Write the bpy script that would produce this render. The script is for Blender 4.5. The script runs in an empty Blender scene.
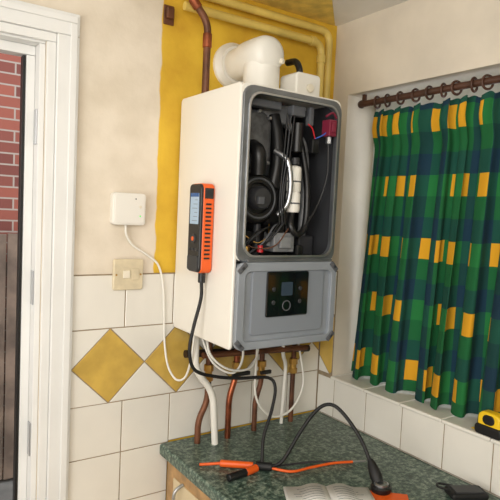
import bpy, bmesh, math, random
from mathutils import Vector, Matrix
random.seed(7)
scene=bpy.context.scene
try: scene.view_settings.view_transform='Standard'
except Exception: pass
# ---------------------------------------------------------------- materials
def lin(c):
    return tuple(((v/255)/12.92 if v/255<=.04045 else ((v/255+.055)/1.055)**2.4) for v in c)+(1,)
def mat(name,col,rough=.5,metal=0,var=0.0,scale=8,bump=0,bscale=60,emit=None,es=0,col2=None,coat=0):
    m=bpy.data.materials.new(name);m.use_nodes=True;nt=m.node_tree;b=nt.nodes['Principled BSDF']
    b.inputs['Base Color'].default_value=lin(col);b.inputs['Roughness'].default_value=rough;b.inputs['Metallic'].default_value=metal
    if coat: b.inputs['Coat Weight'].default_value=coat
    if var or col2:
        tc=nt.nodes.new('ShaderNodeTexCoord');n=nt.nodes.new('ShaderNodeTexNoise');n.inputs['Scale'].default_value=scale;n.inputs['Detail'].default_value=6
        nt.links.new(tc.outputs['Object'],n.inputs['Vector'])
        r=nt.nodes.new('ShaderNodeValToRGB');r.color_ramp.elements[0].position=.35;r.color_ramp.elements[1].position=.65
        c2=col2 or tuple(max(0,v*(1-var)) for v in col)
        r.color_ramp.elements[0].color=lin(c2);r.color_ramp.elements[1].color=lin(col)
        nt.links.new(n.outputs['Fac'],r.inputs['Fac']);nt.links.new(r.outputs['Color'],b.inputs['Base Color'])
    if bump:
        tc=nt.nodes.new('ShaderNodeTexCoord');n=nt.nodes.new('ShaderNodeTexNoise');n.inputs['Scale'].default_value=bscale;n.inputs['Detail'].default_value=4
        nt.links.new(tc.outputs['Object'],n.inputs['Vector'])
        bp=nt.nodes.new('ShaderNodeBump');bp.inputs['Strength'].default_value=bump;bp.inputs['Distance'].default_value=.004
        nt.links.new(n.outputs['Fac'],bp.inputs['Height']);nt.links.new(bp.outputs['Normal'],b.inputs['Normal'])
    if emit:
        b.inputs['Emission Color'].default_value=lin(emit);b.inputs['Emission Strength'].default_value=es
    return m
M={}
M['cream']=mat('cream_paint',(222,212,195),.75,var=.06,scale=5,bump=.25,bscale=35)
M['ceil']=mat('ceiling_paint',(234,231,225),.8,var=.03,bump=.15)
M['white']=mat('gloss_white_paint',(228,228,225),.35,var=.03,scale=6)
M['tile']=mat('white_glazed_tile',(230,226,216),.16,var=.04,scale=4,coat=.3)
M['ytile']=mat('yellow_glazed_tile',(210,174,84),.22,var=.12,scale=14,coat=.3)
M['grout']=mat('grout',(156,138,112),.9,var=.15,scale=30)
M['case']=mat('boiler_enamel',(233,229,219),.3,var=.02,scale=3)
M['plastic']=mat('white_plastic',(230,227,218),.35)
M['ivory']=mat('ivory_plastic',(228,220,200),.4)
M['steel']=mat('grey_steel',(134,138,142),.38,metal=.7,var=.15,scale=15)
M['alu']=mat('aluminium',(185,187,190),.3,metal=.9)
M['panel']=mat('grey_panel',(142,148,155),.42,var=.06,scale=10)
M['dgrey']=mat('dark_grey_plastic',(46,47,50),.5)
M['mgrey']=mat('mid_grey_plastic',(84,86,90),.5)
M['lgrey']=mat('light_grey_metal',(150,152,155),.45,metal=.3,var=.15,scale=20)
M['black']=mat('black_plastic',(18,18,19),.4)
M['rubber']=mat('black_rubber',(16,16,17),.6)
M['glossblack']=mat('gloss_black',(12,13,15),.12,coat=.5)
M['copper']=mat('copper_pipe',(176,100,68),.35,metal=.85,var=.35,scale=18)
M['oldcopper']=mat('tarnished_pipe',(122,78,54),.5,metal=.4,var=.4,scale=16)
M['darkpipe']=mat('dark_brown_pipe',(70,50,38),.5,metal=.3,var=.4,scale=16)
M['brass']=mat('brass',(190,150,80),.35,metal=.9)
M['ypipe']=mat('yellow_painted_pipe',(220,192,100),.45,var=.1,scale=12)
M['orange']=mat('orange_plastic',(226,92,24),.42)
M['red']=mat('red_plastic',(190,30,40),.4)
M['magenta']=mat('maroon_sensor',(120,34,56),.4)
M['blue']=mat('blue_wire',(30,80,170),.4)
M['yellow']=mat('yellow_plastic',(238,196,30),.4)
M['green']=mat('green_led',(60,190,80),.4,emit=(60,255,80),es=.5)
M['brown']=mat('dark_wood_pole',(84,52,36),.45,var=.3,scale=12)
M['paper']=mat('paper',(240,239,235),.8)
M['ink']=mat('print_ink',(120,122,126),.8)
M['oak']=mat('oak_edge',(190,150,100),.5,var=.2,scale=25)
M['door']=mat('cupboard_cream',(214,196,160),.5,var=.05)
M['fence']=mat('fence_timber',(150,128,110),.85,var=.3,scale=6,bump=.4)
M['concrete']=mat('concrete',(140,136,128),.9,var=.2,scale=6)
M['vinyl']=mat('floor_vinyl',(150,130,105),.5,var=.1)
M['screen']=mat('lcd_screen',(150,170,188),.2,emit=(150,180,205),es=.18)
M['screenblue']=mat('lcd_header',(40,80,130),.2,emit=(40,100,170),es=.15)
M['brasscream']=mat('aged_cream_plate',(222,208,176),.35,metal=.05,var=.08,scale=30)

def worktop():
    m=mat('green_laminate',(84,98,88),.36);nt=m.node_tree;b=nt.nodes['Principled BSDF']
    tc=nt.nodes.new('ShaderNodeTexCoord');n=nt.nodes.new('ShaderNodeTexNoise');n.inputs['Scale'].default_value=95;n.inputs['Detail'].default_value=6;n.inputs['Roughness'].default_value=.7
    nt.links.new(tc.outputs['Object'],n.inputs['Vector'])
    r=nt.nodes.new('ShaderNodeValToRGB');e=r.color_ramp.elements
    e[0].position=.38;e[0].color=lin((34,50,44));e[1].position=.63;e[1].color=lin((140,152,136));x=e.new(.5);x.color=lin((72,94,82))
    nt.links.new(n.outputs['Fac'],r.inputs['Fac']);nt.links.new(r.outputs['Color'],b.inputs['Base Color']);return m
M['worktop']=worktop()
def wallback():
    m=mat('wall_paint_cream_yellow',(226,213,194),.72,bump=.3,bscale=35);nt=m.node_tree;b=nt.nodes['Principled BSDF']
    tc=nt.nodes.new('ShaderNodeTexCoord');sx=nt.nodes.new('ShaderNodeSeparateXYZ');nt.links.new(tc.outputs['Object'],sx.inputs[0])
    n=nt.nodes.new('ShaderNodeTexNoise');n.inputs['Scale'].default_value=14;nt.links.new(tc.outputs['Object'],n.inputs['Vector'])
    a=nt.nodes.new('ShaderNodeMath');a.operation='MULTIPLY_ADD';a.inputs[1].default_value=.02;nt.links.new(n.outputs['Fac'],a.inputs[0]);nt.links.new(sx.outputs[0],a.inputs[2])
    g=nt.nodes.new('ShaderNodeMapRange');g.inputs['From Min'].default_value=-.657;g.inputs['From Max'].default_value=-.653;nt.links.new(a.outputs[0],g.inputs['Value'])
    n2=nt.nodes.new('ShaderNodeTexNoise');n2.inputs['Scale'].default_value=7;n2.inputs['Detail'].default_value=7;nt.links.new(tc.outputs['Object'],n2.inputs['Vector'])
    r1=nt.nodes.new('ShaderNodeValToRGB');r1.color_ramp.elements[0].position=.35;r1.color_ramp.elements[0].color=lin((210,198,178));r1.color_ramp.elements[1].position=.6;r1.color_ramp.elements[1].color=lin((225,214,196))
    r2=nt.nodes.new('ShaderNodeValToRGB');r2.color_ramp.elements[0].position=.32;r2.color_ramp.elements[0].color=lin((196,150,34));r2.color_ramp.elements[1].position=.6;r2.color_ramp.elements[1].color=lin((222,182,52))
    nt.links.new(n2.outputs['Fac'],r1.inputs['Fac']);nt.links.new(n2.outputs['Fac'],r2.inputs['Fac'])
    mx=nt.nodes.new('ShaderNodeMix');mx.data_type='RGBA';nt.links.new(g.outputs[0],mx.inputs['Factor']);nt.links.new(r1.outputs[0],mx.inputs['A']);nt.links.new(r2.outputs[0],mx.inputs['B'])
    nt.links.new(mx.outputs['Result'],b.inputs['Base Color']);return m
M['wallback']=wallback()
def brick():
    m=mat('red_brick',(140,70,55),.85);nt=m.node_tree;b=nt.nodes['Principled BSDF']
    tc=nt.nodes.new('ShaderNodeTexCoord');mp=nt.nodes.new('ShaderNodeMapping');mp.inputs['Rotation'].default_value=(math.radians(90),0,0)
    nt.links.new(tc.outputs['Object'],mp.inputs[0])
    t=nt.nodes.new('ShaderNodeTexBrick');t.inputs['Scale'].default_value=1;t.inputs['Brick Width'].default_value=.215;t.inputs['Row Height'].default_value=.066;t.inputs['Mortar Size'].default_value=.005
    t.inputs['Color1'].default_value=lin((164,92,74));t.inputs['Color2'].default_value=lin((118,66,58));t.inputs['Mortar'].default_value=lin((176,160,146))
    nt.links.new(mp.outputs[0],t.inputs['Vector']);nt.links.new(t.outputs['Color'],b.inputs['Base Color']);return m
M['brick']=brick()
def curtain_mat():
    m=mat('tartan_fabric',(20,90,50),.9);nt=m.node_tree;b=nt.nodes['Principled BSDF']
    L=nt.links.new
    uv=nt.nodes.new('ShaderNodeUVMap');sx=nt.nodes.new('ShaderNodeSeparateXYZ');L(uv.outputs[0],sx.inputs[0])
    def mth(op,a,bv=None):
        n=nt.nodes.new('ShaderNodeMath');n.operation=op
        L(a,n.inputs[0])
        if bv is not None:
            if isinstance(bv,(int,float)): n.inputs[1].default_value=bv
            else: L(bv,n.inputs[1])
        return n.outputs[0]
    cu=mth('FLOOR',sx.outputs[0]);cv=mth('FLOOR',sx.outputs[1])
    def cmp(x,md,k):
        o=mth('FLOORED_MODULO',x,md);n=nt.nodes.new('ShaderNodeMath');n.operation='COMPARE';L(o,n.inputs[0]);n.inputs[1].default_value=k;n.inputs[2].default_value=.2;return n.outputs[0]
    # yellow squares at every third row, columns shifted on alternate rows
    y=mth('MAXIMUM',mth('MULTIPLY',cmp(cu,3,0),cmp(cv,6,3)),mth('MULTIPLY',cmp(cu,3,1),cmp(cv,6,0)))
    ou=cmp(cu,3,2);ov=cmp(cv,3,1);ov2=cmp(cv,3,2)
    def mixc(f,a,bb):
        n=nt.nodes.new('ShaderNodeMix');n.data_type='RGBA';L(f,n.inputs['Factor'])
        for k,v in (('A',a),('B',bb)):
            if isinstance(v,tuple): n.inputs[k].default_value=lin(v)
            else: L(v,n.inputs[k])
        return n.outputs['Result']
    c0=mixc(ou,(30,112,54),(18,78,62))
    c1=mixc(ou,(16,74,60),(16,50,68))
    c2=mixc(ou,(22,96,50),(14,62,58))
    c=mixc(ov,c0,c1);c=mixc(ov2,c,c2)
    c=mixc(y,c,(220,158,30))
    L(c,b.inputs['Base Color'])
    tr=nt.nodes.new('ShaderNodeBsdfTranslucent');L(c,tr.inputs['Color'])
    ms=nt.nodes.new('ShaderNodeMixShader');ms.inputs[0].default_value=.2
    L(b.outputs[0],ms.inputs[1]);L(tr.outputs[0],ms.inputs[2]);L(ms.outputs[0],nt.nodes['Material Output'].inputs['Surface'])
    return m
M['curtain']=curtain_mat()
def glass():
    m=bpy.data.materials.new('window_glass');m.use_nodes=True;nt=m.node_tree;nt.nodes.remove(nt.nodes['Principled BSDF'])
    t=nt.nodes.new('ShaderNodeBsdfTransparent');g=nt.nodes.new('ShaderNodeBsdfGlossy');g.inputs['Roughness'].default_value=.02
    x=nt.nodes.new('ShaderNodeMixShader');x.inputs[0].default_value=.06
    nt.links.new(t.outputs[0],x.inputs[1]);nt.links.new(g.outputs[0],x.inputs[2]);nt.links.new(x.outputs[0],nt.nodes['Material Output'].inputs['Surface']);return m
M['glass']=glass()
# ---------------------------------------------------------------- helpers
COL=scene.collection
def add(name,me,m=None,par=None,smooth=False):
    ob=bpy.data.objects.new(name,me);COL.objects.link(ob)
    if m is not None: me.materials.append(M[m] if isinstance(m,str) else m)
    if par is not None: ob.parent=par
    if smooth:
        for p in me.polygons: p.use_smooth=True
    return ob
def empty(name):
    e=bpy.data.objects.new(name,None);COL.objects.link(e);e.empty_display_size=.05;return e
def bevel(ob,w,seg=2,ang=35):
    if w>0:
        b=ob.modifiers.new('bevel','BEVEL');b.width=w;b.segments=seg;b.limit_method='ANGLE';b.angle_limit=math.radians(ang)
def bmbox(bm,a,b):
    x0,y0,z0=a;x1,y1,z1=b
    v=[bm.verts.new(p) for p in ((x0,y0,z0),(x1,y0,z0),(x1,y1,z0),(x0,y1,z0),(x0,y0,z1),(x1,y0,z1),(x1,y1,z1),(x0,y1,z1))]
    for f in ((0,3,2,1),(4,5,6,7),(0,1,5,4),(1,2,6,5),(2,3,7,6),(3,0,4,7)): bm.faces.new([v[i] for i in f])
def boxes(name,lst,m,par=None,bev=0,seg=2):
    bm=bmesh.new()
    for a,b in lst: bmbox(bm,a,b)
    bmesh.ops.recalc_face_normals(bm,faces=bm.faces)
    me=bpy.data.meshes.new(name);bm.to_mesh(me);bm.free()
    ob=add(name,me,m,par,smooth=False);bevel(ob,bev,seg);return ob
def box(name,a,b,m,par=None,bev=.002,seg=2): return boxes(name,[(a,b)],m,par,bev,seg)
def obox(name,c,size,rotz,m,par=None,bev=.002,rx=0,ry=0,seg=2):
    s=[v/2 for v in size];ob=boxes(name,[((-s[0],-s[1],-s[2]),(s[0],s[1],s[2]))],m,par,bev,seg)
    ob.location=c;ob.rotation_euler=(rx,ry,rotz);return ob
def lathe(name,prof,origin,axis,m,par=None,seg=32):
    ax=Vector(axis).normalized();up=Vector((0,0,1)) if abs(ax.z)<.9 else Vector((1,0,0))
    e1=ax.cross(up).normalized();e2=ax.cross(e1);o=Vector(origin)
    bm=bmesh.new();rings=[]
    for h,r in prof:
        if r<=1e-6: rings.append([bm.verts.new(o+ax*h)])
        else: rings.append([bm.verts.new(o+ax*h+e1*r*math.cos(2*math.pi*k/seg)+e2*r*math.sin(2*math.pi*k/seg)) for k in range(seg)])
    for i in range(len(rings)-1):
        A,B=rings[i],rings[i+1]
        for k in range(seg):
            k2=(k+1)%seg
            if len(A)==1 and len(B)==1: continue
            if len(A)==1: bm.faces.new((A[0],B[k],B[k2]))
            elif len(B)==1: bm.faces.new((A[k],B[0],A[k2]))
            else: bm.faces.new((A[k],B[k],B[k2],A[k2]))
    if len(rings[0])>1: bm.faces.new(rings[0])
    if len(rings[-1])>1: bm.faces.new(rings[-1])
    bmesh.ops.recalc_face_normals(bm,faces=bm.faces)
    me=bpy.data.meshes.new(name);bm.to_mesh(me);bm.free()
    ob=add(name,me,m,par,smooth=True)
    es=ob.modifiers.new('es','EDGE_SPLIT');es.split_angle=math.radians(40);return ob
def cyl(name,p0,p1,r,m,par=None,seg=24):
    d=Vector(p1)-Vector(p0);L=d.length;c=min(.0015,r*.2)
    return lathe(name,[(0,0),(0,r-c),(c,r),(L-c,r),(L,r-c),(L,0)],p0,d,m,par,seg)
def tube(name,pts,r,m,par=None,straight=False,res=8,fill=.0,corr=False):
    cu=bpy.data.curves.new(name,'CURVE');cu.dimensions='3D';cu.bevel_depth=r;cu.bevel_resolution=4;cu.use_fill_caps=True
    P=[Vector(p) for p in pts]
    if straight:
        Q=[P[0]]
        for i in range(1,len(P)-1):
            a=(P[i-1]-P[i]);b=(P[i+1]-P[i]);t=min(fill or r*2.5,a.length*.49,b.length*.49);a.normalize();b.normalize()
            A=P[i]+a*t;B=P[i]+b*t
            for k in range(9):
                s=k/8;Q.append(A*(1-s)**2+P[i]*2*s*(1-s)+B*s*s)
        Q.append(P[-1])
    else:
        Q=[]
        E=[P[0]*2-P[1]]+P+[P[-1]*2-P[-2]]
        if corr: res=14
        for i in range(1,len(E)-2):
            for k in range(res):
                t=k/res;a,b,c,d=E[i-1],E[i],E[i+1],E[i+2]
                Q.append(.5*((2*b)+(c-a)*t+(2*a-5*b+4*c-d)*t*t+(3*b-a-3*c+d)*t**3))
        Q.append(P[-1])
    sp=cu.splines.new('POLY');sp.points.add(len(Q)-1)
    for i,q in enumerate(Q):
        sp.points[i].co=(*q,1)
        if corr: sp.points[i].radius=1.0 if (i//2)%2 else .86
    tmp=bpy.data.objects.new('tmp',cu);COL.objects.link(tmp)
    dg=bpy.context.evaluated_depsgraph_get();me=bpy.data.meshes.new_from_object(tmp.evaluated_get(dg))
    bpy.data.objects.remove(tmp);me.name=name
    me.materials.clear()
    return add(name,me,m,par,smooth=True)
def prism(name,poly,axis,a,b,m,par=None,bev=.002,holes=None,seg=2):
    def P(u,v,w): return {'y':(u,w,v),'x':(w,u,v),'z':(u,v,w)}[axis]
    bm=bmesh.new()
    if holes is None:
        A=[bm.verts.new(P(u,v,a)) for u,v in poly];B=[bm.verts.new(P(u,v,b)) for u,v in poly]
        bm.faces.new(A);bm.faces.new(B)
        for i in range(len(A)):
            j=(i+1)%len(A);bm.faces.new((A[i],A[j],B[j],B[i]))
    else:
        n=len(poly);R=[]
        for pl in (poly,holes):
            R.append(([bm.verts.new(P(u,v,a)) for u,v in pl],[bm.verts.new(P(u,v,b)) for u,v in pl]))
        (OA,OB),(IA,IB)=R
        for i in range(n):
            j=(i+1)%n
            bm.faces.new((OA[i],OA[j],IA[j],IA[i]));bm.faces.new((OB[i],OB[j],IB[j],IB[i]))
            bm.faces.new((OA[i],OA[j],OB[j],OB[i]));bm.faces.new((IA[i],IA[j],IB[j],IB[i]))
    bmesh.ops.recalc_face_normals(bm,faces=bm.faces)
    me=bpy.data.meshes.new(name);bm.to_mesh(me);bm.free();ob=add(name,me,m,par);bevel(ob,bev,seg);return ob
def rrect(u0,v0,u1,v1,r,n=5):
    o=[]
    for cx,cy,a in ((u1-r,v1-r,0),(u0+r,v1-r,90),(u0+r,v0+r,180),(u1-r,v0+r,270)):
        for k in range(n+1):
            t=math.radians(a+90*k/n);o.append((cx+r*math.cos(t),cy+r*math.sin(t)))
    return o
# ---------------------------------------------------------------- room shell
CE=2.296;LX=-2.7;FY=-2.9;DX0=-1.86;DX1=-.985;DZ=2.055
boxes('wall_back',[((DX1,0,0),(.25,.12,CE)),((DX0,0,DZ),(DX1,.12,CE)),((LX,0,0),(DX0,.12,CE))],'wallback')
WY0=-.075;WY1=-1.30;WZ0=1.056;WZ1=2.047
boxes('wall_right',[((0,WY0,0),(.22,0,CE)),((0,WY1,0),(.22,WY0,WZ0)),((0,WY1,WZ1),(.22,WY0,CE)),((0,FY,0),(.22,WY1,CE))],'cream')
box('wall_left',(LX-.1,FY,0),(LX,.12,CE),'cream',bev=0)
box('wall_front',(LX-.1,FY-.1,0),(.22,FY,CE),'cream',bev=0)
box('floor',(LX-.1,FY-.1,-.1),(.22,.12,0),'vinyl',bev=0)
box('ceiling',(LX-.1,FY-.1,CE),(.22,.12,CE+.1),'ceil',bev=0)
prism('trim_1',[(-.66,-.0),(-.01,-.0),(-.20,-.19),(-.66,-.19)],'z',CE-.002,CE+.0,mat('yellow_ceiling_paint',(236,204,100),.8,var=.15,scale=20,bump=.5),bev=0)
# outside
box('yard_ground',(-6,.12,-.12),(3,6,-.02),'concrete',bev=0)
box('neighbour_brick_wall',(-6,2.05,-.02),(3,2.3,5),'brick',bev=0)
f=empty('garden_fence')
boxes('boards',[((-3.2+i*.125,1.9+.008*(i%2),0.0),(-3.2+i*.125+.12,1.92+.008*(i%2),1.44+.004*(i%3))) for i in range(34)],'fence',f,.003)
boxes('rails',[((-3.2,1.93,z),(1.0,1.98,z+.08)) for z in (.3,1.2)],'fence',f,.003)
# door frame and open door
d=empty('door_1')
boxes('frame',[((-1.0,.0045,0),(DX1-.0005,.118,2.034)),((DX0+.001,.0045,2.035),(DX1-.0005,.118,DZ-.0005)),((-1.022,.045,0),(-1.0005,.085,2.009)),((DX0+.002,.045,2.01),(-1.0005,.085,2.0345)),((-1.012,.0855,0),(-1.0005,.117,2.0345))],'white',d,.0015)
boxes('weather_seal',[((-1.030,.052,0),(-1.0225,.076,2.008)),((-1.0165,.09,0),(-1.0125,.10,2.03))],'black',d,.0008)
boxes('strike_plates',[((-1.0035,.014,z),(-1.0001,.038,z+.09)) for z in (1.78,1.36,.95)],'alu',d,.001)
boxes('leaf',[((DX0,.13,.01),(DX0+.045,.97,2.03))],'white',d,.003)
a=empty('trim_2')
boxes('architrave',[((-.962,-.018,0),(-.905,0,2.0625)),((-1.95,-.018,2.063),(-.905,0,2.12))],'white',a,.003)
boxes('architrave_bead',[((-.9845,-.011,0),(-.9625,.003,2.0395)),((-.930,-.023,0),(-.912,-.0185,2.094)),((-1.95,-.011,2.04),(-.9625,.003,2.0625)),((-1.95,-.023,2.0945),(-.912,-.0185,2.112))],'white',a,.002)
# ---------------------------------------------------------------- tiles
def clip(poly,a,b,c):
    o=[]
    for i in range(len(poly)):
        p,q=poly[i],poly[(i+1)%len(poly)];dp=a*p[0]+b*p[1]-c;dq=a*q[0]+b*q[1]-c
        if dp<=0:o.append(p)
        if (dp<0<dq) or (dq<0<dp):
            t=dp/(dp-dq);o.append((p[0]+(q[0]-p[0])*t,p[1]+(q[1]-p[1])*t))
    return o
def area(p): return sum(p[i][0]*p[(i+1)%len(p)][1]-p[(i+1)%len(p)][0]*p[i][1] for i in range(len(p)))/2
def inset(poly,g):
    if area(poly)<0: poly=poly[::-1]
    o=poly
    for i in range(len(poly)):
        p,q=poly[i],poly[(i+1)%len(poly)];dx,dy=q[0]-p[0],q[1]-p[1];l=math.hypot(dx,dy)
        if l<1e-5: continue
        nx,ny=dy/l,-dx/l;o=clip(o,nx,ny,nx*p[0]+ny*p[1]-g)
        if len(o)<3:return []
    return o
T=.152;ZT=1.437;S2=.215;Zb=ZT-T;Zc=Zb-S2
tb={'w':bmesh.new(),'y':bmesh.new()}
def tile(poly,kind,wall):
    if len(poly)<3 or abs(area(poly))<2e-4:return
    p=inset(poly,.0015)
    if len(p)<3:return
    th=.006;c=.0012;bm=tb[kind]
    q=inset(p,c)
    if len(q)!=len(p): q=p
    def P(s,z,w): return (s,-w,z) if wall=='B' else (-w,-s,z)
    if area(p)<0:p=p[::-1]
    A=[bm.verts.new(P(u,v,0.001)) for u,v in p];B=[bm.verts.new(P(u,v,th-c)) for u,v in p]
    def near(pt): return min(q,key=lambda r:(r[0]-pt[0])**2+(r[1]-pt[1])**2)
    Cc=[bm.verts.new(P(*near(t),th)) for t in p]
    n=len(p)
    for i in range(n):
        j=(i+1)%n;bm.faces.new((A[i],A[j],B[j],B[i]));bm.faces.new((B[i],B[j],Cc[j],Cc[i]))
    bm.faces.new(Cc)
def dom(poly,s0,s1,z0,z1):
    for a_,b_,c_ in ((1,0,s1),(-1,0,-s0),(0,1,z1),(0,-1,-z0)):
        if len(poly)<3:return []
        poly=clip(poly,a_,b_,c_)
    return poly
def rows(s0,s1,z0,z1,phase,zl,wall):
    k0=int((s0-phase)//T)-1
    for (za,zb) in zl:
        for k in range(k0,k0+16):
            u=phase+k*T;tile(dom([(u,za),(u+T,za),(u+T,zb),(u,zb)],s0,s1,z0,z1),'w',wall)
def band(s0,s1,z0,z1,wall):
    zc=(Zb+Zc)/2;h=S2/2
    for k in range(-2,8):
        c=-.795+k*S2
        tile(dom([(c-h,zc),(c,zc-h),(c+h,zc),(c,zc+h)],s0,s1,z0,z1),'y',wall)
        tile(dom([(c,Zb),(c+h,zc),(c+S2,Zb)],s0,s1,z0,z1),'w',wall)
        tile(dom([(c,Zc),(c+h,zc),(c+S2,Zc)],s0,s1,z0,z1),'w',wall)
X0=-.905;ZW=.922
low=[(Zc-T*(i+1),Zc-T*i) for i in range(7)]
rows(X0,-.007,ZW,ZT,X0,[(Zb,ZT)],'B');band(X0,-.007,ZW,ZT,'B')
rows(-.601,-.007,ZW,ZT,X0,low[:1],'B');rows(X0,-.601,0,Zc,X0,low,'B')
rows(.007,.075,ZW,ZT,.0,[(Zb,ZT)],'R');band(.007,.075,ZW,ZT,'R')
rows(.007,1.6,ZW,1.058,.093,low[:1],'R')
te=empty('wall_tile_splashback')
for k,n,m in (('w','white_tiles','tile'),('y','yellow_diamond_tiles','ytile')):
    bmesh.ops.recalc_face_normals(tb[k],faces=tb[k].faces);me=bpy.data.meshes.new(n);tb[k].to_mesh(me);tb[k].free();add(n,me,m,te)
boxes('grout_bed',[((X0,-.0042,0),(-.60,-.0002,.9215)),((X0,-.0042,.922),(0,-.0002,ZT+.002)),((-.0042,-.075,.922),(-.0002,-.0045,ZT+.002)),((-.0042,-1.6,.922),(-.0002,-.0755,1.058))],'grout',te)
# ---------------------------------------------------------------- window
w=empty('window_1')
wx0,wx1=.135,.185
boxes('frame',[((wx0,WY0-.05,WZ0),(wx1,WY0,WZ1)),((wx0,WY1,WZ0),(wx1,WY1+.05,WZ1)),((wx0+.001,WY1+.0505,WZ0),(wx1-.001,WY0-.0505,WZ0+.06)),((wx0+.001,WY1+.0505,WZ1-.06),(wx1-.001,WY0-.0505,WZ1)),((wx0+.002,-.70,WZ0+.0605),(wx1-.002,-.64,WZ1-.0605))],'white',w,.003)
box('glass_pane',(.158,WY1+.03,WZ0+.03),(.162,WY0-.03,WZ1-.03),'glass',w,0)
s=empty('trim_3')
boxes('sill_tiles',[((-.012,max(WY1,-.085-(i+1)*T)+.001,1.0565),(.133,min(-.0755,-.085-i*T)-.001,1.067)) for i in range(-1,8) if -.085-i*T>WY1],'tile',s,.004,3)
# ---------------------------------------------------------------- curtain pole
cp=empty('curtain_pole')
PX,PZ=.035,2.016
lathe('pole',[(0,0),(0,.012),(.008,.014),(.014,.0105),(1.17,.0105),(1.17,0)],(PX,-.1,PZ),(0,-1,0),'brown',cp)
boxes('bracket',[((PX-.006,-.125,PZ),(PX+.006,-.113,WZ1)),((PX-.006,-1.2,PZ),(PX+.006,-1.188,WZ1))],'brown',cp,.002)
def torus(name,c,axis,R,r,m,par):
    ax=Vector(axis).normalized();up=Vector((0,0,1)) if abs(ax.z)<.9 else Vector((1,0,0));e1=ax.cross(up).normalized();e2=ax.cross(e1)
    bm=bmesh.new();N,K=24,8;V=[]
    for i in range(N):
        t=2*math.pi*i/N;dv=e1*math.cos(t)+e2*math.sin(t);V.append([bm.verts.new(Vector(c)+dv*(R+r*math.cos(2*math.pi*k/K))+ax*r*math.sin(2*math.pi*k/K)) for k in range(K)])
    for i in range(N):
        for k in range(K): bm.faces.new((V[i][k],V[(i+1)%N][k],V[(i+1)%N][(k+1)%K],V[i][(k+1)%K]))
    bmesh.ops.recalc_face_normals(bm,faces=bm.faces)
    me=bpy.data.meshes.new(name);bm.to_mesh(me);bm.free();return add(name,me,m,par,True)
for i in range(20):
    y=-.175-i*.051+random.uniform(-.010,.010)
    torus('ring_%d'%(i+1),(PX,y,PZ-.003),(random.uniform(-.3,.3),1,0),.0185,.0036,'brown',cp)
# ---------------------------------------------------------------- curtain
def curtain():
    NU,NV=520,70
    ztop,zbot=1.985,1.073
    y0t,y0b,y1=-.158,-.098,-1.19
    ph=[];p=0
    for i in range(NU+1):
        s=i/NU;p+=(1+.30*math.sin(s*23)+.22*math.sin(s*41+1))*(13*2*math.pi)/NU;ph.append(p)
    def pos(i,j):
        s=i/NU;t=j/NV
        z=ztop+(zbot-ztop)*t
        y0=y0t+(y0b-y0t)*(t**.7);y=y0+(y1-y0)*s
        A=.015+.017*min(1,t*1.3)
        P_=ph[i]+.35*math.sin(t*3+s*9)
        body=.072+A*math.sin(P_)+.006*math.sin(ph[i]*.5+2*t)*t+.003*math.sin(ph[i]*2.3+t*4)
        top=.048+.015*math.sin(ph[i])+.004*math.sin(ph[i]*3)
        k=min(1,max(0,(t-.05)/.09));k=k*k*(3-2*k)
        x=body*k+top*(1-k)
        y+=.014*math.sin(2*P_+1)*(.4+.6*t)
        if t<.06: z+=.004*math.sin(ph[i]*3)*(1-t/.06)
        z+=.004*math.sin(P_+.5)*t
        return Vector((x,y,z))
    bm=bmesh.new();uvl=bm.loops.layers.uv.new('UVMap')
    U=[0]
    jm=int(NV*.6)
    for i in range(NU): U.append(U[-1]+(pos(i+1,jm)-pos(i,jm)).length)
    V=[[bm.verts.new(pos(i,j)) for i in range(NU+1)] for j in range(NV+1)]
    for j in range(NV):
        for i in range(NU):
            f=bm.faces.new((V[j][i],V[j+1][i],V[j+1][i+1],V[j][i+1]));f.smooth=True
            for lp,(a_,b_) in zip(f.loops,((i,j),(i,j+1),(i+1,j+1),(i+1,j))):
                lp[uvl].uv=(U[a_]/.044+.35,100.25-(b_/NV)*(ztop-zbot)/.066)
    me=bpy.data.meshes.new('tartan_curtain');bm.to_mesh(me);bm.free()
    return add('tartan_curtain',me,'curtain')
curtain()
# ---------------------------------------------------------------- worktop & cupboard
k=empty('kitchen_worktop')
box('slab',(-.632,-2.2,.885),(-.002,-.007,.921),'worktop',k,.008,4)
c=empty('base_cupboard')
boxes('carcass',[((-.59,-2.2,.1),(-.01,-.012,.884))],'door',c,.001)
boxes('plinth',[((-.55,-2.2,0),(-.1,-.012,.0995))],'oak',c)
for i,y in enumerate((-.02,-.52,-1.02,-1.52)):
    prism('door_panel_%d'%(i+1),rrect(y-.495,.115,y-.003,.87,.004),'x',-.609,-.591,'oak' ,c,.002)
    prism('door_inlay_%d'%(i+1),rrect(y-.45,.16,y-.048,.835,.004),'x',-.611,-.608,'door' ,c,.001)
    yy=y-.11 if i%2==0 else y-.38
    tube('handle_%d'%(i+1),[(-.611,yy,.74),(-.636,yy,.755),(-.64,yy,.79),(-.636,yy,.825),(-.611,yy,.84)],.005,'alu',c)
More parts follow.
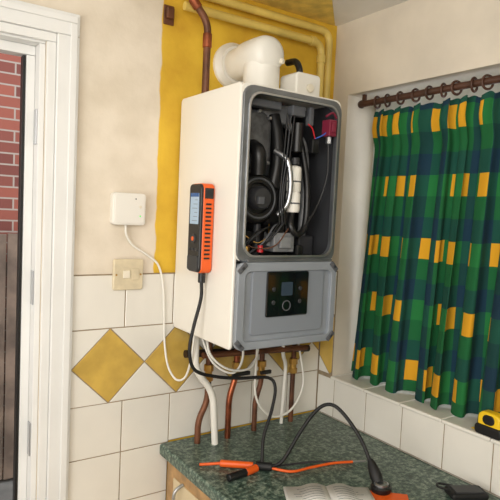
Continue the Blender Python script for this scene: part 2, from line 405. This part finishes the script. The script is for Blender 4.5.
# ---------------------------------------------------------------- BOILER
bx0,bx1,by0,bz0,bz1=-.601,-.266,-.333,1.2755,1.952
B=empty('combi_boiler')
th=.010
prism('left_side_panel',rrect(by0+.004,bz0,-.008,bz1,.012),'x',bx0,bx0+th,'case',B,.004,seg=3)
prism('right_side_panel',rrect(by0+.004,bz0,-.008,bz1,.012),'x',bx1-th,bx1,'case',B,.004,seg=3)
box('top_panel',(bx0+.006,by0+.01,bz1-th),(bx1-.006,-.010,bz1-.001),'case',B,.002)
box('bottom_panel',(bx0+.006,by0+.01,bz0+.002),(bx1-.006,-.010,bz0+th),'dgrey',B,.002)
box('back_plate',(bx0+.006,-.022,bz0+.004),(bx1-.006,-.008,bz1-.004),'dgrey',B,.001)
zmid=1.507
prism('white_lip',rrect(bx0+.001,bz0+.23,bx1-.001,bz1-.001,.02),'y',by0+.001,by0+.016,'case',B,.003,holes=rrect(bx0+.012,zmid,bx1-.012,bz1-.014,.02))
prism('aperture_frame',rrect(bx0+.004,zmid-.006,bx1-.004,bz1-.006,.03),'y',by0-.006,by0+.008,'steel',B,.002,holes=rrect(bx0+.024,zmid+.012,bx1-.018,bz1-.024,.035))
prism('aperture_gasket',rrect(bx0+.019,zmid+.008,bx1-.014,bz1-.020,.034),'y',by0-.009,by0-.004,'alu',B,.001,holes=rrect(bx0+.025,zmid+.013,bx1-.019,bz1-.025,.033))
boxes('cavity_liner_left',[((bx0+.011,by0+.012,zmid),(bx0+.014,-.036,bz1-.012))],'dgrey',B)
boxes('cavity_liner',[((bx1-.014,by0+.012,zmid),(bx1-.011,-.036,bz1-.012)),((bx0+.011,-.034,zmid),(bx1-.011,-.03,bz1-.012))],'dgrey',B)
box('cavity_floor',(bx0+.015,by0+.012,zmid-.004),(bx1-.015,-.036,zmid+.004),'mgrey',B,.001)
castm=mat('cast_aluminium',(120,122,126),.45,metal=.5,var=.35,scale=25)
prism('heat_exchanger',rrect(-.56,1.735,-.385,1.915,.04),'y',-.20,-.05,'mgrey',B,.006)
prism('burner_door',rrect(-.555,1.745,-.45,1.905,.045),'y',-.262,-.19,castm,B,.010,seg=3)
prism('burner_door_rim',rrect(-.562,1.738,-.443,1.912,.050),'y',-.215,-.20,'steel',B,.003)
for i,(x,z) in enumerate(((-.54,1.765),(-.465,1.765),(-.54,1.885),(-.465,1.885),(-.50,1.90))):
    cyl('door_bolt_%d'%(i+1),(x,-.262,z),(x,-.272,z),.005,'alu',B,6)
tube('mixing_duct',[(-.515,-.262,1.805),(-.515,-.292,1.785),(-.510,-.290,1.73)],.021,'black',B)
lathe('fan_housing',[(0,0),(0,.062),(.008,.068),(.05,.068),(.058,.060),(.058,.042),(.052,.038),(.052,0)],(-.500,-.225,1.668),(0,-1,0),'black',B,40)
lathe('fan_motor',[(0,0),(0,.032),(.020,.032),(.028,.026),(.030,.010),(.030,0)],(-.500,-.275,1.668),(0,-1,0),'dgrey',B)
torus('fan_rim',(-.500,-.284,1.668),(0,1,0),.053,.003,'mgrey',B)
boxes('fan_connector',[((-.520,-.312,1.652),(-.500,-.30,1.672))],'mgrey',B,.002)
tube('air_intake_silencer',[(-.56,-.25,1.60),(-.572,-.26,1.70),(-.572,-.26,1.80),(-.555,-.25,1.90)],.012,'dgrey',B)
tube('flue_riser',[(-.42,-.15,1.90),(-.42,-.15,1.942)],.05,'lgrey',B)
boxes('flue_hood',[((-.47,-.24,1.88),(-.37,-.16,1.935))],'lgrey',B,.01,3)
tube('air_duct',[(-.430,-.235,1.90),(-.425,-.25,1.84),(-.428,-.26,1.77),(-.440,-.26,1.70)],.019,'black',B)
boxes('sump_cover',[((-.455,-.25,1.59),(-.36,-.20,1.73))],'black',B,.015,3)
lathe('siphon_bottle',[(0,0),(0,.017),(.006,.020),(.05,.020),(.056,.017),(.06,.020),(.12,.020),(.126,.017),(.132,0)],(-.385,-.285,1.635),(0,0,1),'plastic',B)
lathe('bottle_cap',[(0,0),(0,.013),(.018,.013),(.018,.0)],(-.385,-.285,1.767),(0,0,1),'dgrey',B)
for i,z in enumerate((1.66,1.72)): torus('bottle_clamp_%d'%i,(-.385,-.285,z),(0,0,1),.0205,.002,'mgrey',B)
tube('silicone_hose',[(-.445,-.27,1.80),(-.425,-.30,1.775),(-.412,-.305,1.72),(-.415,-.30,1.66),(-.44,-.29,1.625)],.0075,'alu',B)
tube('trap_hose',[(-.385,-.285,1.64),(-.405,-.305,1.60),(-.385,-.31,1.575),(-.350,-.30,1.60),(-.340,-.29,1.70),(-.345,-.27,1.80),(-.36,-.26,1.86)],.009,'black',B)
tube('grey_riser_pipe',[(-.312,-.24,1.51),(-.312,-.24,1.78),(-.33,-.22,1.86),(-.38,-.20,1.90)],.012,'lgrey',B)
boxes('terminal_box',[((-.345,-.27,1.512),(-.290,-.19,1.57))],'dgrey',B,.005)
boxes('gas_valve',[((-.455,-.30,1.525),(-.385,-.25,1.578)),((-.44,-.31,1.535),(-.40,-.3005,1.568)),((-.468,-.285,1.54),(-.4555,-.265,1.562))],'lgrey',B,.003)
boxes('valve_coil',[((-.445,-.295,1.579),(-.418,-.265,1.605)),((-.412,-.295,1.579),(-.390,-.265,1.60))],'black',B,.003)
lathe('valve_cap',[(0,0),(0,.009),(.018,.007),(.020,0)],(-.50,-.30,1.525),(0,0,1),'red',B)
cyl('brass_union',(-.535,-.28,1.512),(-.535,-.28,1.54),.012,'brass',B,6)
cyl('union_2',(-.485,-.26,1.512),(-.485,-.26,1.60),.010,'dgrey',B)
boxes('manifold',[((-.56,-.25,1.512),(-.46,-.20,1.58)),((-.375,-.30,1.512),(-.35,-.25,1.545))],'black',B,.006)
boxes('pressure_sensor',[((-.320,-.348,1.848),(-.294,-.315,1.893)),((-.314,-.353,1.858),(-.300,-.3485,1.885))],'magenta',B,.004)
cyl('sensor_nut',(-.306,-.33,1.848),(-.306,-.33,1.828),.008,'alu',B,6)
tube('sensor_bracket',[(-.288,-.338,1.90),(-.306,-.342,1.912),(-.327,-.338,1.90)],.003,'magenta',B)
boxes('top_bracket',[((-.42,-.31,1.895),(-.375,-.285,1.922)),((-.36,-.31,1.875),(-.345,-.29,1.925)),((-.555,-.30,1.905),(-.45,-.27,1.925))],'mgrey',B,.003)
cyl('air_vent_valve',(-.385,-.29,1.80),(-.385,-.29,1.88),.016,'black',B)
boxes('wire_connector_block',[((-.350,-.315,1.80),(-.325,-.295,1.84))],'black',B,.003)
def wire(n,pts,m,r=.0018): tube(n,pts,r,m,B)
wire('wire_blue_1',[(-.34,-.31,1.84),(-.325,-.325,1.85),(-.317,-.335,1.86)],'blue')
wire('wire_black_1',[(-.306,-.33,1.828),(-.300,-.325,1.74),(-.32,-.315,1.66),(-.36,-.315,1.60)],'black',.003)
wire('wire_yellow',[(-.46,-.28,1.60),(-.48,-.305,1.57),(-.51,-.30,1.55),(-.54,-.28,1.57)],'brass',.0014)
wire('wire_brown',[(-.55,-.28,1.55),(-.51,-.305,1.535),(-.46,-.315,1.545),(-.42,-.315,1.59)],'oldcopper')
wire('wire_red',[(-.375,-.322,1.875),(-.36,-.322,1.865),(-.345,-.318,1.84)],'red')
for i in range(6):
    wire('loom_%d'%i,[(-.56+i*.012,-.27,1.515),(-.55+i*.018,-.305,1.55+.01*(i%3)),(-.50+i*.015,-.30,1.585+.004*i),(-.45+i*.010,-.275,1.57+.02*(i%2))],('black','dgrey','black','mgrey','black','dgrey')[i],.0025)
for i in range(3):
    wire('loom_up_%d'%i,[(-.44+.01*i,-.30,1.60),(-.45+.006*i,-.31,1.68),(-.44+.01*i,-.305,1.78),(-.43+.012*i,-.30,1.90)],('black','dgrey','black')[i],.0022)
# --- lower control box
pz0,pz1=1.284,1.503
prism('control_box',rrect(bx0+.012,pz0,bx1-.008,pz1-.006,.012),'y',by0-.008,by0+.08,'panel',B,.004,seg=3)
prism('control_box_rim',rrect(bx0+.002,pz0-.006,bx1-.001,pz1,.022),'y',by0-.018,by0-.004,'panel',B,.003,holes=rrect(bx0+.026,pz0+.014,bx1-.02,pz1-.024,.016),seg=3)
prism('control_box_face',rrect(-.552,1.312,-.308,1.482,.01),'y',by0-.013,by0-.006,mat('grey_face',(128,134,142),.45),B,.003)
for i,(x,z,s_) in enumerate(((bx0+.014,pz1-.014,1),(bx1-.014,pz1-.014,-1),(bx0+.014,pz0+.008,-1),(bx1-.014,pz0+.008,1))):
    obox('corner_clip_%d'%(i+1),(x,by0-.019,z),(.032,.006,.013),0,'mgrey',B,.002,ry=math.radians(45*s_)*-1)
    cyl('corner_screw_%d'%(i+1),(x,by0-.020,z),(x,by0-.025,z),.004,'dgrey',B,12)
boxes('hinge_strip',[((bx0+.03,by0-.016,pz1+.001),(bx1-.02,by0+.0,pz1+.007))],'steel',B,.001)
prism('control_window',rrect(-.508,1.358,-.368,1.478,.006),'y',by0-.018,by0-.011,'glossblack',B,.003)
prism('lcd_display',rrect(-.461,1.414,-.424,1.450,.003),'y',by0-.0195,by0-.018,mat('lcd_grey',(44,54,64),.2,emit=(60,80,100),es=.12),B,.0005)
for i,(x,z) in enumerate(((-.486,1.432),(-.486,1.397),(-.398,1.432),(-.398,1.397))):
    cyl('button_%d'%(i+1),(x,by0-.018,z),(x,by0-.0205,z),.006,'dgrey',B,20)
torus('pressure_gauge_rim',(-.442,by0-.0185,1.387),(0,1,0),.013,.0014,'mgrey',B)
# --- flue on top
F_=empty('boiler_flue')
fx,fz=-.425,2.078
lathe('wall_rosette',[(0,0),(0,.070),(.012,.070),(.020,.062),(.028,.056),(.028,0)],(fx,0,fz),(0,-1,0),'plastic',F_,40)
lathe('horizontal_duct',[(0,0),(0,.048),(.07,.048),(.07,.054),(.085,.055),(.13,.055),(.165,.053),(.183,.046),(.193,.032),(.196,0)],(fx,-.02,fz),(0,-1,0),'plastic',F_,40)
lathe('elbow_socket',[(0,0),(0,.062),(.014,.062),(.018,.053),(.10,.052),(.11,0)],(fx,-.16,bz1+.0005),(0,0,1),'plastic',F_,40)
lathe('test_point_cap',[(0,0),(0,.008),(.010,.008),(.012,.005),(.012,0)],(fx+.03,-.208,2.06),(.35,-1,0),'ivory',F_)
v=empty('air_vent_box')
prism('body',rrect(-.362,bz1+.001,-.272,bz1+.082,.012),'y',-.245,-.165,'plastic',v,.006,seg=3)
cyl('knob',(-.315,-.246,bz1+.04),(-.315,-.254,bz1+.04),.012,'ivory',v)
tube('black_elbow',[(-.310,-.19,bz1+.082),(-.310,-.19,bz1+.105),(-.310,-.17,bz1+.13),(-.310,-.13,bz1+.135)],.010,'black',v)
# ---------------------------------------------------------------- pipes over boiler
cpipe=empty('copper_flow_pipe')
tube('pipe',[(-.645,-.085,CE),(-.638,-.085,2.235),(-.565,-.085,2.16),(-.565,-.085,1.953)],.0105,'oldcopper',cpipe,True,fill=.03)
cyl('joint_ring',(-.565,-.085,2.09),(-.565,-.085,2.13),.013,'copper',cpipe)
cyl('joint_ring_2',(-.618,-.085,2.215),(-.598,-.085,2.193),.0135,'copper',cpipe)
br=empty('pipe_bracket')
boxes('plate',[((-.665,-.006,2.155),(-.632,-.0005,2.21)),((-.660,-.020,2.17),(-.638,-.0065,2.20))],'oldcopper',br,.003)
yp=empty('yellow_gas_pipe')
tube('lower_run',[(-.62,-.045,2.205),(-.105,-.045,2.205),(-.105,-.045,1.6)],.0125,'ypipe',yp,True,fill=.04)
tube('upper_run',[(-.62,-.03,2.255),(-.06,-.03,2.255),(-.06,-.03,1.6)],.0125,'ypipe',yp,True,fill=.04)
cyl('elbow_collar',(-.155,-.045,2.205),(-.135,-.045,2.205),.0155,'ypipe',yp)
cyl('elbow_collar_2',(-.105,-.045,2.14),(-.105,-.045,2.165),.0155,'ypipe',yp)
# ---------------------------------------------------------------- pipes below
pb=empty('boiler_pipework')
tube('pipe_flow',[(-.50,-.06,1.278),(-.50,-.06,1.05),(-.530,-.06,.99),(-.530,-.06,.9215)],.0095,'oldcopper',pb,True,fill=.025)
tube('pipe_return',[(-.405,-.07,1.278),(-.405,-.07,1.12),(-.428,-.07,1.05),(-.428,-.07,.9215)],.0095,'copper',pb,True,fill=.025)
tube('pipe_hot',[(-.16,-.05,1.278),(-.16,-.05,.9215)],.0085,'oldcopper',pb,True)
tube('pipe_cold',[(-.30,-.06,1.278),(-.30,-.06,1.08),(-.32,-.06,1.02),(-.32,-.06,.9215)],.0085,'oldcopper',pb,True,fill=.02)
tube('pipe_cross',[(-.57,-.035,1.195),(-.085,-.035,1.165)],.012,'darkpipe',pb,True)
tube('pipe_cross_2',[(-.54,-.09,1.20),(-.14,-.09,1.185)],.0095,'oldcopper',pb,True)
for i,(x,y,z) in enumerate(((-.50,-.06,1.14),(-.405,-.07,1.14),(-.30,-.06,1.13),(-.16,-.05,1.12))):
    cyl('compression_nut_%d'%i,(x,y,z),(x,y,z+.022),.0145,'brass',pb,6)
    cyl('compression_nut_b%d'%i,(x,y,z-.03),(x,y,z-.012),.0145,'brass',pb,6)
    cyl('valve_body_%d'%i,(x,y,z-.02),(x,y,z+.01),.011,'brass',pb)
boxes('valve_lever',[((-.44,-.105,1.125),(-.375,-.095,1.137)),((-.325,-.095,1.115),(-.285,-.085,1.127))],'black',pb,.002)
tube('condensate_pipe',[(-.565,-.09,1.278),(-.565,-.09,1.16),(-.50,-.09,1.085),(-.485,-.09,.9215)],.0105,'plastic',pb,True,fill=.04)
tube('overflow_pipe',[(-.24,-.09,1.278),(-.24,-.09,1.17),(-.20,-.06,1.13),(-.20,-.05,.9215)],.006,'plastic',pb,True,fill=.03)
tube('filling_loop',[(-.345,-.10,1.278),(-.352,-.10,1.16),(-.345,-.10,1.045),(-.28,-.10,.975),(-.20,-.10,.985),(-.146,-.09,1.06),(-.160,-.08,1.175),(-.19,-.08,1.278)],.0036,'plastic',pb)
tube('flex_cable',[(-.44,-.12,1.278),(-.43,-.14,1.20),(-.47,-.15,1.155),(-.53,-.13,1.19),(-.56,-.10,1.278)],.0036,'plastic',pb)
tube('flex_cable_2',[(-.56,-.14,1.278),(-.555,-.16,1.22),(-.50,-.17,1.175),(-.42,-.16,1.165),(-.37,-.13,1.20),(-.36,-.11,1.278)],.0034,'plastic',pb)
# ---------------------------------------------------------------- wall items
r=empty('heating_receiver_box')
prism('housing',rrect(-.806,1.578,-.708,1.668,.010),'y',-.026,-.0005,'plastic',r,.004,seg=3)
prism('front_line',rrect(-.800,1.584,-.714,1.662,.008),'y',-.0275,-.025,'plastic',r,.001)
cyl('led',(-.726,-.0275,1.604),(-.726,-.0285,1.604),.0022,'green',r,12)
cyl('button',(-.726,-.0275,1.630),(-.726,-.029,1.630),.004,'ivory',r,16)
cyl('clip_hole',(-.740,-.0275,1.652),(-.740,-.028,1.652),.002,'dgrey',r,12)
cb=empty('receiver_cable')
tube('cable',[(-.762,-.012,1.578),(-.758,-.010,1.550),(-.735,-.006,1.520),(-.690,-.006,1.492),(-.655,-.006,1.462),(-.640,-.012,1.40),(-.633,-.012,1.30),(-.628,-.014,1.22),(-.622,-.03,1.16),(-.604,-.05,1.125),(-.590,-.08,1.14),(-.584,-.10,1.20),(-.582,-.11,1.275)],.0032,'plastic',cb)
sw=empty('fused_spur_switch')
prism('plate',rrect(-.795,1.394,-.707,1.482,.006),'y',-.018,-.0062,'brasscream',sw,.003,seg=3)
prism('rocker',rrect(-.768,1.428,-.748,1.450,.002),'y',-.023,-.017,'ivory',sw,.002)
prism('fuse_carrier',rrect(-.743,1.422,-.720,1.456,.002),'y',-.0205,-.017,'brasscream',sw,.002)
for i,x in enumerate((-.787,-.715)): cyl('screw_%d'%i,(x,-.018,1.438),(x,-.0195,1.438),.003,'brass',sw,12)
# ---------------------------------------------------------------- flue gas analyser on side of boiler
an=empty('flue_gas_analyser')
ax0,ax1,ay0,ay1,az0,az1=-.643,-.6025,-.228,-.158,1.462,1.700
prism('orange_shell',rrect(ay0,az0,ay1,az1,.014),'x',ax0+.006,ax1,'orange',an,.005,seg=3)
prism('front_body',rrect(ay0+.002,az0+.002,ay1-.002,az1-.002,.013),'x',ax0,ax0+.012,'black',an,.004,seg=3)
prism('screen',rrect(ay0+.012,1.592,ay1-.012,1.674,.002),'x',ax0-.001,ax0+.002,'screen',an,.0005)
prism('screen_header',rrect(ay0+.012,1.664,ay1-.012,1.674,.001),'x',ax0-.0015,ax0-.001,'screenblue',an,0)
boxes('screen_rows',[((ax0-.0014,ay0+.018,1.600+i*.011),(ax0-.0011,ay1-.024-.006*(i%3),1.6015+i*.011)) for i in range(6)],'ink',an)
cyl('nav_pad',(ax0,-.193,1.553),(ax0-.003,-.193,1.553),.013,'dgrey',an)
cyl('nav_ok',(ax0-.002,-.193,1.553),(ax0-.005,-.193,1.553),.006,'orange',an)
boxes('keys',[((ax0-.002,-.216+i*.019,1.52),(ax0+.001,-.204+i*.019,1.528)) for i in range(3)],'dgrey',an,.001)
prism('lower_grip',rrect(ay0+.006,1.468,ay1-.006,1.508,.006),'x',ax0-.002,ax0+.002,'dgrey',an,.001)
boxes('side_grip',[((ax0+.014,ay0-.002,1.50+i*.011),(ax1-.010,ay0+.002,1.505+i*.011)) for i in range(14)],'black',an,.001)
boxes('side_band',[((ax0+.010,ay0-.001,1.660),(ax1-.004,ay0+.003,1.688))],'black',an,.001)
cyl('hose_socket',(-.62,-.205,1.463),(-.62,-.205,1.435),.010,'black',an)
tube('probe_hose',[(-.62,-.205,1.437),(-.620,-.205,1.39),(-.640,-.205,1.31),(-.648,-.205,1.25),(-.627,-.20,1.196),(-.56,-.195,1.168),(-.479,-.20,1.154),(-.39,-.215,1.148),(-.372,-.23,1.12),(-.396,-.25,1.063),(-.435,-.27,1.0),(-.452,-.29,.955),(-.460,-.302,.935)],.0048,'rubber',an)
cyl('hose_splitter',(-.475,-.292,.933),(-.440,-.322,.933),.0115,'rubber',an)
tube('pump_hose',[(-.445,-.318,.933),(-.41,-.33,.948),(-.354,-.335,1.024),(-.315,-.355,1.085),(-.292,-.385,1.105),(-.272,-.42,1.083),(-.256,-.47,1.03),(-.252,-.51,.973)],.0052,'rubber',an)
cyl('orange_probe_grip',(-.552,-.231,.9315),(-.480,-.288,.932),.0095,'orange',an)
tube('probe_lead',[(-.60,-.20,.926),(-.575,-.215,.928),(-.552,-.231,.9315)],.004,'orange',an)
cyl('black_probe_grip',(-.579,-.316,.932),(-.520,-.312,.932),.0105,'black',an)
cyl('orange_probe_collar',(-.522,-.312,.932),(-.480,-.304,.932),.0105,'orange',an)
tube('orange_hose',[(-.445,-.318,.930),(-.40,-.36,.927),(-.33,-.365,.926),(-.26,-.375,.926),(-.205,-.395,.926)],.0038,'orange',an)
cyl('steel_probe_tip',(-.205,-.395,.9262),(-.165,-.41,.9262),.003,'alu',an)
tube('clear_hose',[(-.445,-.312,.930),(-.38,-.32,.926),(-.30,-.34,.925),(-.25,-.37,.925)],.0028,'dgrey',an)
hp=empty('smoke_pump_gauge')
lathe('handle',[(0,0),(0,.007),(.012,.012),(.03,.015),(.045,.0165),(.06,.014),(.06,0)],(-.250,-.502,.985),(-.08,-.55,-.66),'rubber',hp)
lathe('base_disc',[(0,0),(0,.024),(.004,.027),(.014,.027),(.018,.023),(.018,0)],(-.258,-.552,.9215),(0,0,1),'black',hp)
lathe('chrome_face',[(0,0),(0,.019),(.004,.019),(.006,.015),(.004,.012),(.004,0)],(-.258,-.552,.9395),(0,0,1),'alu',hp)
# ---------------------------------------------------------------- papers
bk=empty('instruction_booklet')
PW=.112
def page(name,flip,m):
    bm=bmesh.new();N=12;V=[]
    W,H=PW,.16
    for i in range(N+1):
        t=i/N;u=t*W*flip;z=.004+.010*math.sin(min(1,t*1.6)*math.pi)*(1-t*.3)+.002*(1-t)
        V.append([bm.verts.new((u,0,z)),bm.verts.new((u,-H,z)),bm.verts.new((u,-H,0)),bm.verts.new((u,0,0))])
    for i in range(N):
        for k in range(4):
            bm.faces.new((V[i][k],V[i+1][k],V[i+1][(k+1)%4],V[i][(k+1)%4]))
    bm.faces.new(V[0]);bm.faces.new(V[-1]);bmesh.ops.recalc_face_normals(bm,faces=bm.faces)
    me=bpy.data.meshes.new(name);bm.to_mesh(me);bm.free();return add(name,me,m,bk,True)
def lines(name,flip):
    bm=bmesh.new();W=PW
    for r_ in range(11):
        y=-.016-r_*.012;u0,u1=.015,.015+.082*random.uniform(.6,1);N=8;pr=None
        for i in range(N+1):
            u=u0+(u1-u0)*i/N;t=u/W;z=.0045+.010*math.sin(min(1,t*1.6)*math.pi)*(1-t*.3)+.002*(1-t)
            cur=(bm.verts.new((u*flip,y,z)),bm.verts.new((u*flip,y-.0018,z)))
            if pr: bm.faces.new((pr[0],cur[0],cur[1],pr[1]))
            pr=cur
    me=bpy.data.meshes.new(name);bm.to_mesh(me);bm.free();return add(name,me,'ink',bk)
page('left_page',-1,'paper');page('right_page',1,'paper');lines('left_text',-1);lines('right_text',1)
bk.location=(-.375,-.470,.9215);bk.rotation_euler=(0,0,math.radians(-30))
lf=empty('orange_leaflet')
obox('sheet',(-.30,-.62,.9222),(.105,.15,.0012),math.radians(-42),'orange',lf,.0)
po=empty('black_tool_pouch')
obox('body',(-.078,-.680,.930),(.10,.055,.017),math.radians(-28),'rubber',po,.007,seg=4)
obox('flap',(-.078,-.680,.9395),(.075,.04,.004),math.radians(-28),'dgrey',po,.0015)
tube('strap',[(-.113,-.655,.935),(-.133,-.635,.940),(-.113,-.62,.938),(-.088,-.645,.936)],.003,'rubber',po)
tm=empty('tape_measure')
prism('case_body',rrect(-.715,1.068,-.650,1.130,.018),'x',-.006,.026,'yellow',tm,.005,seg=3)
prism('grip',rrect(-.722,1.0675,-.644,1.095,.010),'x',-.010,.030,'black',tm,.004,seg=3)
prism('side_disc',rrect(-.700,1.098,-.666,1.124,.0125),'x',-.009,-.004,'black',tm,.001)
boxes('blade',[((.002,-.648,1.0705),(.020,-.628,1.0715))],'yellow',tm)
# ---------------------------------------------------------------- lights & world
wd=bpy.data.worlds.new('World');scene.world=wd;wd.use_nodes=True
bg=wd.node_tree.nodes['Background'];bg.inputs[0].default_value=lin((228,236,246));bg.inputs[1].default_value=2.2
def area_light(n,loc,tgt,size,sy,e,col):
    l=bpy.data.lights.new(n,'AREA');l.shape='RECTANGLE';l.size=size;l.size_y=sy;l.energy=e;l.color=col
    o=bpy.data.objects.new(n,l);COL.objects.link(o);o.location=loc
    o.rotation_euler=(Vector(tgt)-Vector(loc)).to_track_quat('-Z','Y').to_euler();return o
area_light('upper_left_key',(-1.7,-1.9,2.2),(-.7,-.2,1.3),1.1,1.1,24,(1,.97,.92))  # unseen area light added for the main light from upper left
area_light('left_fill',(-2.6,-1.1,1.4),(-.5,-.3,1.65),1.2,1.2,31,(1,.99,.97))  # added fill from the left; that wall has no window
pl=bpy.data.lights.new('ceiling_fill','POINT');pl.energy=15;pl.shadow_soft_size=.15;pl.color=(1,.97,.92)  # added point light that brightens the ceiling; no pendant fitting exists
po_=bpy.data.objects.new('ceiling_fill',pl);COL.objects.link(po_);po_.location=(-1.45,-1.65,1.85)
# ---------------------------------------------------------------- camera
f_,yaw,pitch,roll=560.47,34.40,-3.747,2.647
yw,pt,rl=[math.radians(v) for v in (yaw,pitch,roll)]
Fv=Vector((math.sin(yw)*math.cos(pt),math.cos(yw)*math.cos(pt),math.sin(pt)))
R0=Vector((math.cos(yw),-math.sin(yw),0));U0=R0.cross(Fv)
Rv=R0*math.cos(rl)+U0*math.sin(rl);Uv=-R0*math.sin(rl)+U0*math.cos(rl)
cam=bpy.data.cameras.new('camera');co=bpy.data.objects.new('camera',cam);COL.objects.link(co)
mw=Matrix.Identity(4)
for i in range(3): mw[i][0]=Rv[i];mw[i][1]=Uv[i];mw[i][2]=-Fv[i]
mw[0][3],mw[1][3],mw[2][3]=-1.3615,-1.5113,1.6270
co.matrix_world=mw
cam.sensor_fit='HORIZONTAL';cam.sensor_width=36;cam.lens=f_/500*36;cam.clip_start=.02
scene.camera=co
